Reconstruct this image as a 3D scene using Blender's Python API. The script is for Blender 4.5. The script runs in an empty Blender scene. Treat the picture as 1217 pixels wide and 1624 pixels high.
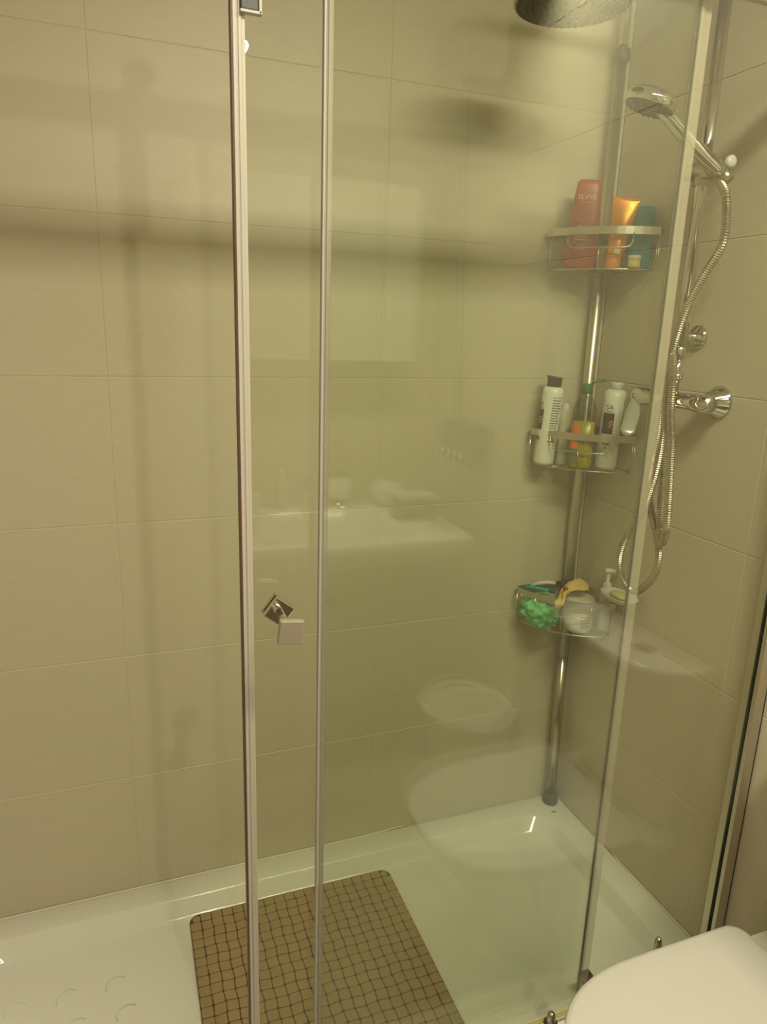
import bpy, bmesh, math, random
from mathutils import Vector, Matrix, noise
random.seed(7)
PI = math.pi
S = bpy.context.scene
COL = S.collection

# ------------------------------------------------------------------ camera
CAM = (-1.15645, -1.52593, 1.47371)
yaw, pit, rol, fpx = 0.36842, -0.254126, 0.032924, 1134.18
f = Vector((math.sin(yaw)*math.cos(pit), math.cos(yaw)*math.cos(pit), math.sin(pit)))
r = Vector((math.cos(yaw), -math.sin(yaw), 0)); u = r.cross(f)
r2 = math.cos(rol)*r + math.sin(rol)*u; u2 = -math.sin(rol)*r + math.cos(rol)*u
cd = bpy.data.cameras.new('camera'); cam = bpy.data.objects.new('camera', cd); COL.objects.link(cam)
cd.sensor_fit = 'VERTICAL'; cd.sensor_height = 36; cd.lens = fpx*36/1624; cd.clip_start = .01
m = Matrix((r2, u2, -f)).transposed().to_4x4(); m.translation = Vector(CAM); cam.matrix_world = m
S.camera = cam
# ------------------------------------------------------------------ world, lights, exposure
w = bpy.data.worlds.new('world'); S.world = w; w.use_nodes = True
w.node_tree.nodes['Background'].inputs[0].default_value = (1, .85, .6, 1)
w.node_tree.nodes['Background'].inputs[1].default_value = 0.02
S.view_settings.view_transform = 'Standard'; S.view_settings.look = 'None'
S.view_settings.exposure = 0.07; S.view_settings.gamma = 1; S.view_settings.use_curve_mapping = False
WARM = (1, .955, .71)
LA = (-.745, -1.95, 2.230)      # spot lamp above the mirror cabinet, turned to the shower
LB = (-.47, -1.43, 2.42)       # long tube lamp under the ceiling, tilted to the shower
def light(name, kind, loc, e, size, aim, cone, col=WARM):
    d = bpy.data.lights.new(name, kind); d.energy = e; d.color = col
    if kind == 'SPOT': d.shadow_soft_size = size; d.spot_size = math.radians(cone); d.spot_blend = 1
    else: d.shape = 'RECTANGLE'; d.size, d.size_y = size; d.spread = math.radians(cone)
    o = bpy.data.objects.new(name, d); o.location = loc; COL.objects.link(o)
    o.rotation_euler = (Vector(aim)-Vector(loc)).to_track_quat('-Z', 'Y').to_euler(); return o
light('mirror_lamp_light', 'SPOT', LA, 35, .015, (-.55, -.1, .15), 125)
light('ceiling_lamp_light', 'AREA', LB, 22.5, (.92, .14), (-.47, -1.05, .9), 150)

# ------------------------------------------------------------------ materials
def nt(name):
    m = bpy.data.materials.new(name); m.use_nodes = True; return m, m.node_tree, m.node_tree.nodes['Principled BSDF']
def mat(name, col, rough=.5, metal=0, var=.04, scale=20, bump=0, bscale=80, trans=0, ior=1.45, emit=0, stretch=None, coat=0, alpha=1):
    m, t, b = nt(name); N, L = t.nodes, t.links
    tc = N.new('ShaderNodeTexCoord'); mp = N.new('ShaderNodeMapping'); L.new(tc.outputs['Object'], mp.inputs[0])
    if stretch: mp.inputs['Scale'].default_value = stretch
    nz = N.new('ShaderNodeTexNoise'); nz.inputs['Scale'].default_value = scale; nz.inputs['Detail'].default_value = 4
    L.new(mp.outputs[0], nz.inputs[0])
    mx = N.new('ShaderNodeMix'); mx.data_type = 'RGBA'
    mx.inputs[6].default_value = [c*(1-var) for c in col]+[1]; mx.inputs[7].default_value = [min(1, c*(1+var)) for c in col]+[1]
    L.new(nz.outputs[0], mx.inputs[0]); L.new(mx.outputs[2], b.inputs['Base Color'])
    b.inputs['Roughness'].default_value = rough; b.inputs['Metallic'].default_value = metal
    b.inputs['Transmission Weight'].default_value = trans; b.inputs['IOR'].default_value = ior
    b.inputs['Coat Weight'].default_value = coat; b.inputs['Alpha'].default_value = alpha
    if emit: b.inputs['Emission Color'].default_value = (*col, 1); b.inputs['Emission Strength'].default_value = emit
    if bump:
        n2 = N.new('ShaderNodeTexNoise'); n2.inputs['Scale'].default_value = bscale; n2.inputs['Detail'].default_value = 3
        L.new(mp.outputs[0], n2.inputs[0]); bp = N.new('ShaderNodeBump'); bp.inputs['Strength'].default_value = bump; bp.inputs['Distance'].default_value = .001
        L.new(n2.outputs[0], bp.inputs['Height']); L.new(bp.outputs[0], b.inputs['Normal'])
    return m
def glass_mat(name, tint, f0=.040):
    m = bpy.data.materials.new(name); m.use_nodes = True; t = m.node_tree; N, L = t.nodes, t.links; N.clear()
    out = N.new('ShaderNodeOutputMaterial'); mix = N.new('ShaderNodeMixShader')
    tr = N.new('ShaderNodeBsdfTransparent'); tr.inputs[0].default_value = (*tint, 1)
    gl = N.new('ShaderNodeBsdfGlossy'); gl.inputs['Roughness'].default_value = .0; gl.inputs[0].default_value = (1, 1, 1, 1)
    g = N.new('ShaderNodeNewGeometry'); d = N.new('ShaderNodeVectorMath'); d.operation = 'DOT_PRODUCT'
    L.new(g.outputs['Normal'], d.inputs[0]); L.new(g.outputs['Incoming'], d.inputs[1])
    def mth(op, a, b=None):
        n = N.new('ShaderNodeMath'); n.operation = op
        for i, v in enumerate((a, b)):
            if v is None: continue
            if isinstance(v, (int, float)): n.inputs[i].default_value = v
            else: L.new(v, n.inputs[i])
        return n.outputs[0]
    c = mth('ABSOLUTE', d.outputs['Value']); k = mth('SUBTRACT', 1.0, c); k = mth('POWER', k, 5.0)
    k = mth('MULTIPLY', k, 1-f0); k = mth('ADD', k, f0)
    L.new(k, mix.inputs[0]); L.new(tr.outputs[0], mix.inputs[1]); L.new(gl.outputs[0], mix.inputs[2]); L.new(mix.outputs[0], out.inputs[0])
    return m
TILE = mat('beige_linen_tile', (.57, .505, .385), .5, var=.05, scale=60, bump=.25, bscale=260, stretch=(.25, .25, 3))
GROUT = mat('pale_grout', (.60, .53, .41), .8, bump=.3)
FLOORT = mat('floor_tile', (.33, .28, .21), .4, var=.1, bump=.2, bscale=150)
PLASTER = mat('ceiling_paint', (.76, .74, .69), .8, var=.02)
CERAM = mat('white_ceramic', (.82, .79, .70), .12, var=.015, coat=.3)
LIDM = mat('toilet_lid_plastic', (.545, .515, .47), .35, var=.01)
TRAYM = mat('acrylic_white', (.72, .70, .62), .09, var=.03, scale=3, coat=.2)
CHROME = mat('chrome', (.72, .70, .66), .09, 1, var=.03)
CHROMED = mat('chrome_worn', (.50, .46, .40), .22, 1, var=.12, scale=30)
STEEL = mat('brushed_steel', (.62, .58, .50), .32, 1, var=.08, stretch=(1, 1, 20))
ALU = mat('satin_aluminium', (.66, .62, .55), .3, 1, var=.04)
HOSEM = mat('hose_metal', (.55, .50, .41), .32, 1, var=.06)
GLASS = glass_mat('clear_glass_pane', (.955, .969, .934))
EDGE = mat('glass_edge_green', (.06, .11, .07), .2, var=.1)
WPLAS = mat('white_plastic', (.62, .59, .53), .3, var=.02)
SEALM = mat('seal_plastic', (.62, .56, .48), .35, var=.06, trans=.25, stretch=(1, 1, .05), scale=40)
SEALC = mat('clear_seal', (.62, .55, .44), .28, var=.05, alpha=.28)
SEALD = mat('seal_dark_lip', (.10, .05, .04), .4)
SEALG = mat('seal_grey_lip', (.40, .36, .36), .4)
BLACK = mat('black_plastic', (.03, .028, .025), .4)
GREYR = mat('grey_rubber', (.055, .048, .042), .6)
DARKM = mat('dark_metal', (.025, .025, .022), .35)
RED = mat('red_bottle_plastic', (.36, .045, .03), .35, var=.04)
REDC = mat('red_cap_plastic', (.36, .045, .03), .35)
ORANGE = mat('orange_foil', (.95, .34, .04), .28, .45, var=.1, scale=15)
ORCAP = mat('orange_cap', (.75, .24, .05), .35)
TEAL = mat('blue_teal_plastic', (.05, .20, .24), .4)
WHITEB = mat('white_bottle', (.80, .78, .70), .35)
LABELD = mat('dark_print', (.035, .02, .025), .5)
SKINP = mat('hand_print', (.50, .22, .13), .5)
INK = mat('black_ink', (.03, .03, .03), .6)
WINK = mat('white_ink', (.80, .55, .45), .5)
PINK = mat('pink_ink', (.65, .20, .15), .5)
OIL = mat('yellow_oil', (.62, .46, .03), .2, var=.05)
CLEARP = glass_mat('clear_plastic', (.80, .80, .72), .05)
GREENC = mat('green_cap', (.03, .13, .05), .4)
REDL = mat('red_orange_print', (.75, .13, .03), .5, var=.5, scale=50)
SPONGE = mat('mint_net_sponge', (.22, .62, .27), .8, var=.25, scale=70, bump=1, bscale=300)
TEALR = mat('turquoise_plastic', (.0, .32, .27), .35)
YCLOTH = mat('yellow_cloth', (.70, .48, .17), .9, var=.2, scale=60, bump=.8, bscale=200)
BROWN = mat('brown_cord_bead', (.22, .06, .02), .5)
TUBW = mat('milky_tub', (.58, .53, .46), .4, var=.05)
TUBL = mat('tub_lid', (.62, .54, .45), .4)
SOAP = mat('soap_bar', (.50, .45, .20), .5)
MATM = mat('taupe_rubber', (.34, .245, .13), .65, var=.08, scale=30, bump=.2)
MATB = mat('taupe_rubber_groove', (.11, .07, .03), .8)
MIRROR = mat('mirror', (.80, .80, .76), .03, 1, var=0)
CABW = mat('cabinet_white', (.66, .64, .58), .3)
GLOW = mat('lamp_glow', (1, .82, .55), .4, emit=30)
CLOTHW = mat('white_tissue', (.75, .72, .64), .9, bump=.5)
SILI = mat('sealant', (.72, .68, .58), .4)
BUCK = mat('cream_bin', (.62, .60, .52), .35)
DGREY = mat('dark_grey_case', (.07, .07, .06), .4)

# ------------------------------------------------------------------ helpers
def link(o, parent=None):
    COL.objects.link(o)
    if parent: o.parent = parent
    return o
def obj(name, bm, m, parent=None, smooth=False, mats=None):
    me = bpy.data.meshes.new(name)
    bmesh.ops.recalc_face_normals(bm, faces=bm.faces)
    bm.to_mesh(me); bm.free()
    for x in (mats or [m]): me.materials.append(x)
    if smooth: me.shade_smooth()
    return link(bpy.data.objects.new(name, me), parent)
def tag(o, label, cat, group=None, kind=None):
    if label: o['label'] = label
    if cat: o['category'] = cat
    if group: o['group'] = group
    if kind: o['kind'] = kind
    return o
def thing(name, label, cat, loc=(0, 0, 0), rz=0, group=None):
    o = bpy.data.objects.new(name, None); o.empty_display_size = .05
    o.location = loc; o.rotation_euler = (0, 0, rz); link(o); return tag(o, label, cat, group)
def B(): return bmesh.new()
def box(bm, c, s, bev=0, rot=None, seg=2):
    g = bmesh.ops.create_cube(bm, size=1)['verts']
    bmesh.ops.scale(bm, vec=s, verts=g)
    if bev:
        es = list({e for v in g for e in v.link_edges})
        g = list({v for f_ in bmesh.ops.bevel(bm, geom=es, offset=bev, segments=seg, affect='EDGES', profile=.5)['faces'] for v in f_.verts} | {v for v in g if v.is_valid})
    if rot is not None: bmesh.ops.rotate(bm, verts=g, cent=(0, 0, 0), matrix=rot)
    bmesh.ops.translate(bm, vec=c, verts=g); return g
def bb(bm, x0, x1, y0, y1, z0, z1, bev=0): return box(bm, ((x0+x1)/2, (y0+y1)/2, (z0+z1)/2), (abs(x1-x0), abs(y1-y0), abs(z1-z0)), bev)
def loft(bm, rings, cap0=True, cap1=True):
    vs = [[bm.verts.new(p) for p in rg] for rg in rings]; n = len(rings[0])
    for a, b in zip(vs, vs[1:]):
        for i in range(n): bm.faces.new((a[i], a[(i+1) % n], b[(i+1) % n], b[i]))
    if cap0: bm.faces.new(vs[0][::-1])
    if cap1: bm.faces.new(vs[-1])
    return vs
def circ(c, rad, ax='z', n=24, rad2=None):
    rad2 = rad2 or rad; o = []
    for i in range(n):
        a = 2*PI*i/n; p, q = rad*math.cos(a), rad2*math.sin(a)
        o.append(Vector(c)+Vector({'z': (p, q, 0), 'x': (0, p, q), 'y': (p, 0, q)}[ax]))
    return o
def lathe(bm, prof, c=(0, 0, 0), ax='z', n=28):
    rings = []
    for rad, h in prof:
        o = {'z': (0, 0, h), 'x': (h, 0, 0), 'y': (0, h, 0)}[ax]
        rings.append(circ(Vector(c)+Vector(o), max(rad, 1e-4), ax, n))
    loft(bm, rings)
def cyl(bm, p0, p1, rad, n=20, rad1=None): tube(bm, [p0, p1], [rad, rad if rad1 is None else rad1], n)
def tube(bm, pts, rad, n=8, closed=False):
    P = [Vector(p) for p in pts]; k = len(P); rings = []
    rr = rad if isinstance(rad, (list, tuple)) else [rad]*k
    def tan(i):
        if closed: return (P[(i+1) % k]-P[i-1]).normalized()
        return (P[min(i+1, k-1)]-P[max(i-1, 0)]).normalized()
    t = tan(0); nn = t.orthogonal().normalized()
    for i in range(k):
        t2 = tan(i); nn = (nn - t2*nn.dot(t2)).normalized(); b = t2.cross(nn)
        rings.append([P[i]+(nn*math.cos(2*PI*j/n)+b*math.sin(2*PI*j/n))*rr[i] for j in range(n)])
    if closed: 
        vs = [[bm.verts.new(p) for p in rg] for rg in rings]
        # match last ring to first by nearest offset
        off = min(range(n), key=lambda o: (rings[-1][0]-rings[0][o]).length)
        for a in range(k-1):
            for i in range(n): bm.faces.new((vs[a][i], vs[a][(i+1) % n], vs[a+1][(i+1) % n], vs[a+1][i]))
        for i in range(n): bm.faces.new((vs[-1][i], vs[-1][(i+1) % n], vs[0][(i+1+off) % n], vs[0][(i+off) % n]))
    else: loft(bm, rings)
def spline(pts, step):
    P = [Vector(p) for p in pts]; P = [P[0]*2-P[1]]+P+[P[-1]*2-P[-2]]; out = []
    for i in range(1, len(P)-2):
        a, b, c, d = P[i-1:i+3]; n = max(1, int((c-b).length/step))
        for j in range(n):
            t = j/n; out.append(.5*((2*b)+(c-a)*t+(2*a-5*b+4*c-d)*t*t+(3*b-a-3*c+d)*t**3))
    out.append(P[-2]); return out
def sup(a, b, e=2.5, n=40, c=(0, 0), z=0):
    o = []
    for i in range(n):
        t = 2*PI*i/n; cs, sn = math.cos(t), math.sin(t)
        o.append(Vector((c[0]+a*math.copysign(abs(cs)**(2/e), cs), c[1]+b*math.copysign(abs(sn)**(2/e), sn), z)))
    return o
def rrect(x0, x1, y0, y1, rad, z, k=6):
    o = []
    for cx, cy, a0 in ((x1-rad, y1-rad, 0), (x0+rad, y1-rad, 90), (x0+rad, y0+rad, 180), (x1-rad, y0+rad, 270)):
        for i in range(k+1):
            a = math.radians(a0+90*i/k); o.append(Vector((cx+rad*math.cos(a), cy+rad*math.sin(a), z)))
    return o
def text(name, s, size, wrap, m, parent, align='CENTER'):
    """lettering: font curve turned into a thin mesh; wrap maps (u,v) of the text onto the surface"""
    cu = bpy.data.curves.new('t', 'FONT'); cu.body = s; cu.size = size; cu.align_x = align; cu.resolution_u = 2
    o = bpy.data.objects.new('t', cu); COL.objects.link(o); dg = bpy.context.evaluated_depsgraph_get()
    me = bpy.data.meshes.new_from_object(o.evaluated_get(dg)); bpy.data.objects.remove(o)
    for v in me.vertices: v.co = wrap(v.co.x, v.co.y)
    me.materials.clear(); me.materials.append(m); me.name = name
    return link(bpy.data.objects.new(name, me), parent)
def patch(wrap, u0, u1, v0, v1, n=8, nv=1):
    bm = B(); g = [[bm.verts.new(wrap(u0+(u1-u0)*i/n, v0+(v1-v0)*j/nv)) for i in range(n+1)] for j in range(nv+1)]
    for j in range(nv):
        for i in range(n): bm.faces.new((g[j][i], g[j][i+1], g[j+1][i+1], g[j+1][i]))
    return bm

# ------------------------------------------------------------------ room shell
RX0, RY0, RH = -1.60, -2.20, 2.48      # left wall, wall behind the camera, ceiling
TH, TW, G = .30, .577, .0018           # tile module and joint
def tile_mesh(sx, sz, t=.006):
    bm = B(); box(bm, (0, 0, 0), (sx, t, sz), .0008, seg=1); me = bpy.data.meshes.new('tile'); bm.to_mesh(me); bm.free(); me.materials.append(TILE); return me
_tm = {}
def wall(name, a0, a1, place, rot, joints, z0=.16, side=None):
    """a wall of single tiles; place(a, z) -> centre on the wall's plane"""
    wob = B(); c0 = place(a0, 0, .0009); c1 = place(a1, RH, .06)
    bb(wob, c0[0], c1[0], c0[1], c1[1], 0, RH)
    wo = obj(name, wob, GROUT); wo['kind'] = 'structure'
    zs = [z0+TH*k for k in range(-1, 9)]
    for k in range(-1, 8):
        za, zb = max(0, z0+TH*k), min(RH, z0+TH*(k+1))
        if zb-za < .02: continue
        js = sorted([j for j in joints(k) if a0+.01 < j < a1-.01]); ed = [a0]+js+[a1]
        for b0, b1 in zip(ed, ed[1:]):
            sx, sz = round(b1-b0-G, 4), round(zb-za-G, 4)
            if (sx, sz) not in _tm: _tm[(sx, sz)] = tile_mesh(sx, sz)
            t = link(bpy.data.objects.new('tile', _tm[(sx, sz)]), wo)
            t.location = place((b0+b1)/2, (za+zb)/2, .003); t.rotation_euler = (0, 0, rot)
    return wo
XA = -1.159
wall('wall_back', RX0, 0, lambda a, z, d: (a, d, z), 0, lambda k: [XA-TW, XA, XA+TW])
wall('wall_right', RY0, 0, lambda a, z, d: (d, a, z), PI/2, lambda k: [-.525, -.525-TW, -.525-2*TW])
wall('wall_left', RY0, 0, lambda a, z, d: (RX0-d, a, z), PI/2, lambda k: [-.525, -.525-TW, -.525-2*TW])
wall('wall_front', RX0, 0, lambda a, z, d: (a, RY0-d, z), 0, lambda k: [-1.2, -.62])
bm = B(); bb(bm, RX0-.07, .07, RY0-.07, .07, -.06, -.0045); fl = obj('floor', bm, GROUT); fl['kind'] = 'structure'
fm = None
for i in range(4):
    for j in range(5):
        if fm is None:
            bm = B(); box(bm, (0, 0, 0), (.397, .437, .006), .0008, seg=1); fm = bpy.data.meshes.new('tile'); bm.to_mesh(fm); bm.free(); fm.materials.append(FLOORT)
        t = link(bpy.data.objects.new('tile', fm), fl); t.location = (RX0+.2+.4*i, RY0+.22+.44*j, -.003)
bm = B(); bb(bm, RX0-.07, .07, RY0-.07, .07, RH, RH+.06); ce = obj('ceiling', bm, PLASTER); ce['kind'] = 'structure'

# ------------------------------------------------------------------ shower tray
tray = thing('shower_tray', 'white acrylic shower tray with raised rim under the glass panels', 'shower tray', (-.8, -.33, 0))
X0, X1, Y0, Y1 = -1.597, -.0015, -.665, -.0015
def R_(i, z, rad): return rrect(X0+i[0], X1-i[1], Y0+i[2], Y1-i[3], rad, z, 8)
rings = [R_((0, 0, 0, 0), 0, .012), R_((0, 0, 0, 0), .154, .012), R_((.001, .0, .001, .0), .158, .012), R_((.005, .003, .005, .003), .160, .012)]
fr = (.07, .066, .038, .060)
for t, z, rad in ((0, .160, .060), (.0025, .1597, .062), (.005, .1582, .064), (.0065, .1560, .066), (.024, .1290, .080), (.0265, .1255, .083), (.030, .1228, .086), (.036, .1210, .090), (.046, .1206, .095)):
    rings.append(R_(tuple(a+t for a in fr), z, rad))
rings.append(R_((.40, .40, .30, .27), .117, .03))
bm = B(); loft(bm, rings)
o = obj('basin', bm, TRAYM, tray, True); o.location = (.8, .33, 0)
bm = B()
for i in range(4):
    for j in range(5):
        cx, cy = -1.50+i*.095+(.02 if j % 2 else 0), -.22-j*.075
        a = [Vector((cx+.022*math.cos(t), cy+.022*math.sin(t), .1205)) for t in [PI*.25+PI*k/8 for k in range(8)]]
        tube(bm, a, .0011, 6)
o = obj('slip_ridge', bm, TRAYM, tray, True); o['kind'] = 'stuff'; o.location = (.8, .33, 0)
bm = B(); tube(bm, spline([(-1.59, -.003, .161), (-1.2, -.003, .1615), (-.6, -.003, .161), (-.003, -.003, .161), (-.003, -.3, .161), (-.003, -.56, .162)], .05), .0024, 6)
o = obj('sealant_bead', bm, SILI, tray, True); o.location = (.8, .33, 0); o['label'] = 'cream sealant bead along the wall'
bm = B(); box(bm, (-.052, -.078, .1602), (.014, .004, .0012), .0004); o = obj('sealant_crack', bm, BLACK, tray); o.location = (.8, .33, 0); o['label'] = 'small dark mark on the rim'

# ------------------------------------------------------------------ bath mat
MX0, MX1, MY0, MY1, MZ = -1.058, -.563, -.585, -.092, .1212
mt = thing('shower_mat', 'square taupe rubber mat with embossed squares lying in the shower tray', 'bath mat', ((MX0+MX1)/2, (MY0+MY1)/2, MZ), math.radians(-.5))
hx, hy = (MX1-MX0)/2, (MY1-MY0)/2
bm = B(); loft(bm, [rrect(-hx, hx, -hy, hy, .022, 0), rrect(-hx, hx, -hy, hy, .022, .0030), rrect(-hx+.001, hx-.001, -hy+.001, hy-.001, .022, .0038)])
obj('mat_base', bm, MATB, mt)
bm = B(); n = 20; px, py = 2*hx/n, 2*hy/n
def wv(x, y): return Vector((x+.0012*math.sin(y*95+x*22), y+.0014*math.sin(x*88+1.3*math.sin(y*20)), 0))
for i in range(n):
    for j in range(n):
        x, y = -hx+px*i, -hy+py*j; g = .0009
        if (i in (0, n-1)) and (j in (0, n-1)): 
            pts = rrect(x+g+(.006 if i == 0 else 0), x+px-g-(.006 if i else 0), y+g+(.006 if j == 0 else 0), y+py-g-(.006 if j else 0), .005, 0, 2)
        else: pts = rrect(x+g, x+px-g, y+g, y+py-g, .003, 0, 2)
        edge = .0 if 0 < i < n-1 and 0 < j < n-1 else 1
        P = [p if edge else wv(p.x, p.y) for p in pts]
        c = sum(P, Vector())/len(P); dz = random.uniform(-.0003, .0003)
        loft(bm, [[p+Vector((0, 0, .003)) for p in P], [p+Vector((0, 0, .0050+dz)) for p in P], [c+(p-c)*.86+Vector((0, 0, .0058+dz)) for p in P]], cap0=False)
o = obj('raised_square', bm, MATM, mt); o['kind'] = 'stuff'

# ------------------------------------------------------------------ shower enclosure
def pane(name, x0, x1, y, z0, z1, parent, off, t=.006):
    bm = B(); vs = bb(bm, x0, x1, y-t/2, y+t/2, z0, z1); bm.faces.ensure_lookup_table()
    bmesh.ops.recalc_face_normals(bm, faces=bm.faces)
    for f_ in bm.faces: f_.material_index = 1 if abs(f_.normal.x) > .5 else 0
    o = obj(name, bm, GLASS, parent, mats=[GLASS, EDGE]); o.location = -Vector(off); return o
ZB, ZT = .1635, 1.945
YF, YD = -.612, -.588
off = (-.45, YF, .16); fx = thing('fixed_glass_panel', 'fixed clear glass shower panel between wall profile and knob side, behind the toilet', 'glass panel', off)
pane('glass_pane', -.892, -.020, YF, ZB, ZT, fx, off)
def child(name, bm, m, parent, off, smooth=False, label=None):
    o = obj(name, bm, m, parent, smooth); o.location = -Vector(off)
    if label: o['label'] = label
    return o
bm = B()
bb(bm, -.0015, -.004, YF-.013, YF+.020, .162, 1.945); bb(bm, -.0015, -.028, YF-.013, YF-.0045, .162, 1.945); bb(bm, -.0015, -.028, YF+.0045, YF+.020, .162, 1.945, .001)
child('wall_profile', bm, ALU, fx, off, label='satin aluminium wall profile')
bm = B(); bb(bm, -.8985, -.8955, YF-.0045, YF+.0045, ZB, ZT, .0008)
child('edge_seal', bm, SEALG, fx, off, label='grey plastic edge seal')
bm = B(); bb(bm, -.8955, -.886, YF-.0042, YF+.0042, ZB, ZT, .0025); child('seal_lip', bm, SEALC, fx, off, label='pale translucent seal lip')
bm = B(); bb(bm, -.885, -.030, YF-.0035, YF+.0035, .1605, ZB-.0003); child('bottom_seal', bm, mat('amber_seal', (.55, .45, .15), .4), fx, off, label='yellowed clear bottom seal')

off = (-.67, YD, .16); dr = thing('sliding_glass_door', 'sliding clear glass shower door with square chrome knob, pushed behind the fixed panel', 'glass door', off)
pane('glass_pane', -.988, -.335, YD, ZB+.001, ZT, dr, off)
bm = B(); bb(bm, -1.0030, -1.0005, YD-.006, YD+.006, ZB, ZT, .0006); child('magnetic_strip', bm, SEALD, dr, off, label='thin dark magnetic strip')
bm = B()
for x0, x1, dy in ((-1.0005, -.9965, .006), (-.9965, -.9945, .0045), (-.9945, -.9905, .0065), (-.9905, -.986, .0045)): bb(bm, x0, x1, YD-dy, YD+dy, ZB, ZT, .0008)
child('edge_profile', bm, SEALM, dr, off, label='ribbed whitish edge profile')
bm = B(); bb(bm, -.9968, -.9942, YD-.0056, YD-.0040, ZB, ZT); child('profile_groove', bm, SEALG, dr, off)
bm = B(); bb(bm, -.337, -.331, YD-.0045, YD+.0045, ZB, ZT, .001); bb(bm, -.332, -.314, YD-.001, YD+.001, ZB, ZT, .0004)
child('rear_seal', bm, SEALC, dr, off, label='translucent whitish seal strip')
# knob
KX, KZ = -.951, 1.079
kb = B(); cyl(kb, (KX, YD-.003, KZ), (KX, -.664, KZ), .006)
kn = child('knob', kb, CHROME, dr, off, True, 'square chrome knob')
def plate(y, s, ang, t, m, nm):
    b = B(); box(b, (0, 0, 0), (s, t, s), .0016, Matrix.Rotation(math.radians(ang), 3, 'Y')); o = obj(nm, b, m, kn); o.location = (KX, y, KZ); return o
plate(YD-.0075, .033, 38, .008, CHROME, 'base_plate')
plate(-.668, .033, 6, .010, mat('satin_knob', (.44, .38, .31), .35, .5), 'grip_plate')
plate(YD+.0075, .033, 38, .008, CHROME, 'back_plate')
bm = B(); bb(bm, -.992, -.971, YD-.011, YD-.003, 1.816, 2.012, .0015); c1 = child('roller_clamp', bm, DARKM, dr, off, label='dark roller clamp with bright edge')
bm = B(); bb(bm, -.971, -.9675, YD-.012, YD-.003, 1.813, 2.012, .001); bb(bm, -.992, -.9675, YD-.012, YD-.003, 1.8135, 1.8162); obj('clamp_edge', bm, SEALM, c1)
bm = B(); bb(bm, -.40, -.375, YD-.010, YD-.003, 1.950, 2.012, .0015); child('roller_clamp', bm, DARKM, dr, off)
bm = B(); bb(bm, -.312, -.285, YD+.010, YD+.034, .1605, .180, .003); child('bottom_guide', bm, mat('brown_guide', (.06, .03, .02), .4), dr, off, label='dark brown guide block at the bottom corner')

off = (-.8, -.60, 1.94); ra = thing('sliding_rail', 'chrome sliding rail above the glass, spanning from wall to wall', 'rail', off)
bm = B(); bb(bm, -1.590, -.004, -.618, -.603, 1.940, 1.983, .003); child('rail_bar', bm, ALU, ra, off)
for xx in (-1.594, -.006):
    bm = B(); bb(bm, xx-.004, xx+.004, -.63, -.585, 1.938, 1.987, .002); child('wall_bracket', bm, ALU, ra, off)
for xx in (-.97, -.388):
    bm = B(); lathe(bm, [(.016, 0), (.018, .003), (.018, .012), (.012, .014)], (xx, YD-.014, 2.003), 'y'); child('roller', bm, BLACK, ra, off, True)

gp = thing('door_guide_pin', 'short round-topped chrome guide pin on the tray rim by the toilet lid', 'guide pin', (-.425, -.612, .1605))
bm = B(); lathe(bm, [(.011, 0), (.011, .004), (.0085, .005), (.0085, .026), (.007, .032), (.004, .035), (.001, .0358)], (0, -.015, 0)); obj('pin_body', bm, CHROMED, gp, True)
bm = B(); lathe(bm, [(.013, 0), (.013, .012), (.0115, .014)], (0, -.015, 0)); obj('pin_collar', bm, BLACK, gp, True)

# ------------------------------------------------------------------ shower column
off = (0, -.338, 1.35)
sc = thing('shower_column', 'tall chrome shower column with mixer and round rain head on right wall', 'shower', off)
RXc, RYc = -.060, -.337
bm = B(); cyl(bm, (RXc, RYc, 1.435), (RXc, RYc, 2.12), .0118); cyl(bm, (RXc, RYc, 1.36), (RXc, RYc, 1.437), .0085)
arm = spline([(RXc, RYc, 2.10), (RXc-.002, RYc, 2.13), (RXc-.03, RYc, 2.16), (-.12, RYc-.001, 2.17), (-.29, -.330, 2.17), (-.350, -.325, 2.16), (-.375, -.323, 2.13), (-.375, -.322, 2.045)], .01)
child('riser_pipe', bm, CHROME, sc, off, True)
bm = B(); tube(bm, arm, .0115, 14); child('overhead_arm', bm, CHROME, sc, off, True)
bm = B(); lathe(bm, [(.099, 0), (.101, .002), (.101, .005), (.097, .008), (.03, .012), (.018, .022), (.016, .035)], (-.375, -.322, 2.016), n=48)
hd = child('rain_head', bm, CHROMED, sc, off, True)
bm = B()
bmesh.ops.create_circle(bm, cap_ends=True, radius=.097, segments=48); bmesh.ops.translate(bm, vec=(-.375, -.322, 2.0152), verts=bm.verts)
for rr_ in range(1, 9):
    for k in range(rr_*6):
        a = 2*PI*k/(rr_*6); x, y = -.375+rr_*.0114*math.cos(a), -.322+rr_*.0114*math.sin(a)
        loft(bm, [circ((x, y, 2.015), .0026, n=6), circ((x, y, 2.0125), .0016, n=6)])
nz = obj('nozzle_plate', bm, GREYR, hd); nz['label'] = 'dark grey underside with rubber nozzles'
bm = B(); lathe(bm, [(.025, 0), (.025, -.003), (.022, -.008), (.012, -.014), (.008, -.017), (.008, -.05), (.011, -.052)], (-.001, -.321, 1.472), 'x'); child('riser_bracket', bm, CHROME, sc, off, True)
bm = B(); lathe(bm, [(.010, 0), (.013, .003), (.013, .02), (.010, .023)], (RXc, RYc, 1.43)); lathe(bm, [(.010, 0), (.014, .004), (.014, .012), (.009, .016)], (RXc, RYc, 1.385)); child('pipe_joint', bm, CHROME, sc, off, True)
bm = B(); tube(bm, [(RXc, -.440, 1.345), (RXc, -.438, 1.345), (RXc, -.400, 1.345), (RXc, -.38, 1.345), (RXc, -.28, 1.345), (RXc, -.265, 1.345), (RXc, -.235, 1.345), (RXc, -.228, 1.345)], [.0145, .017, .018, .0165, .0165, .02, .021, .018], 28)
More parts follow.
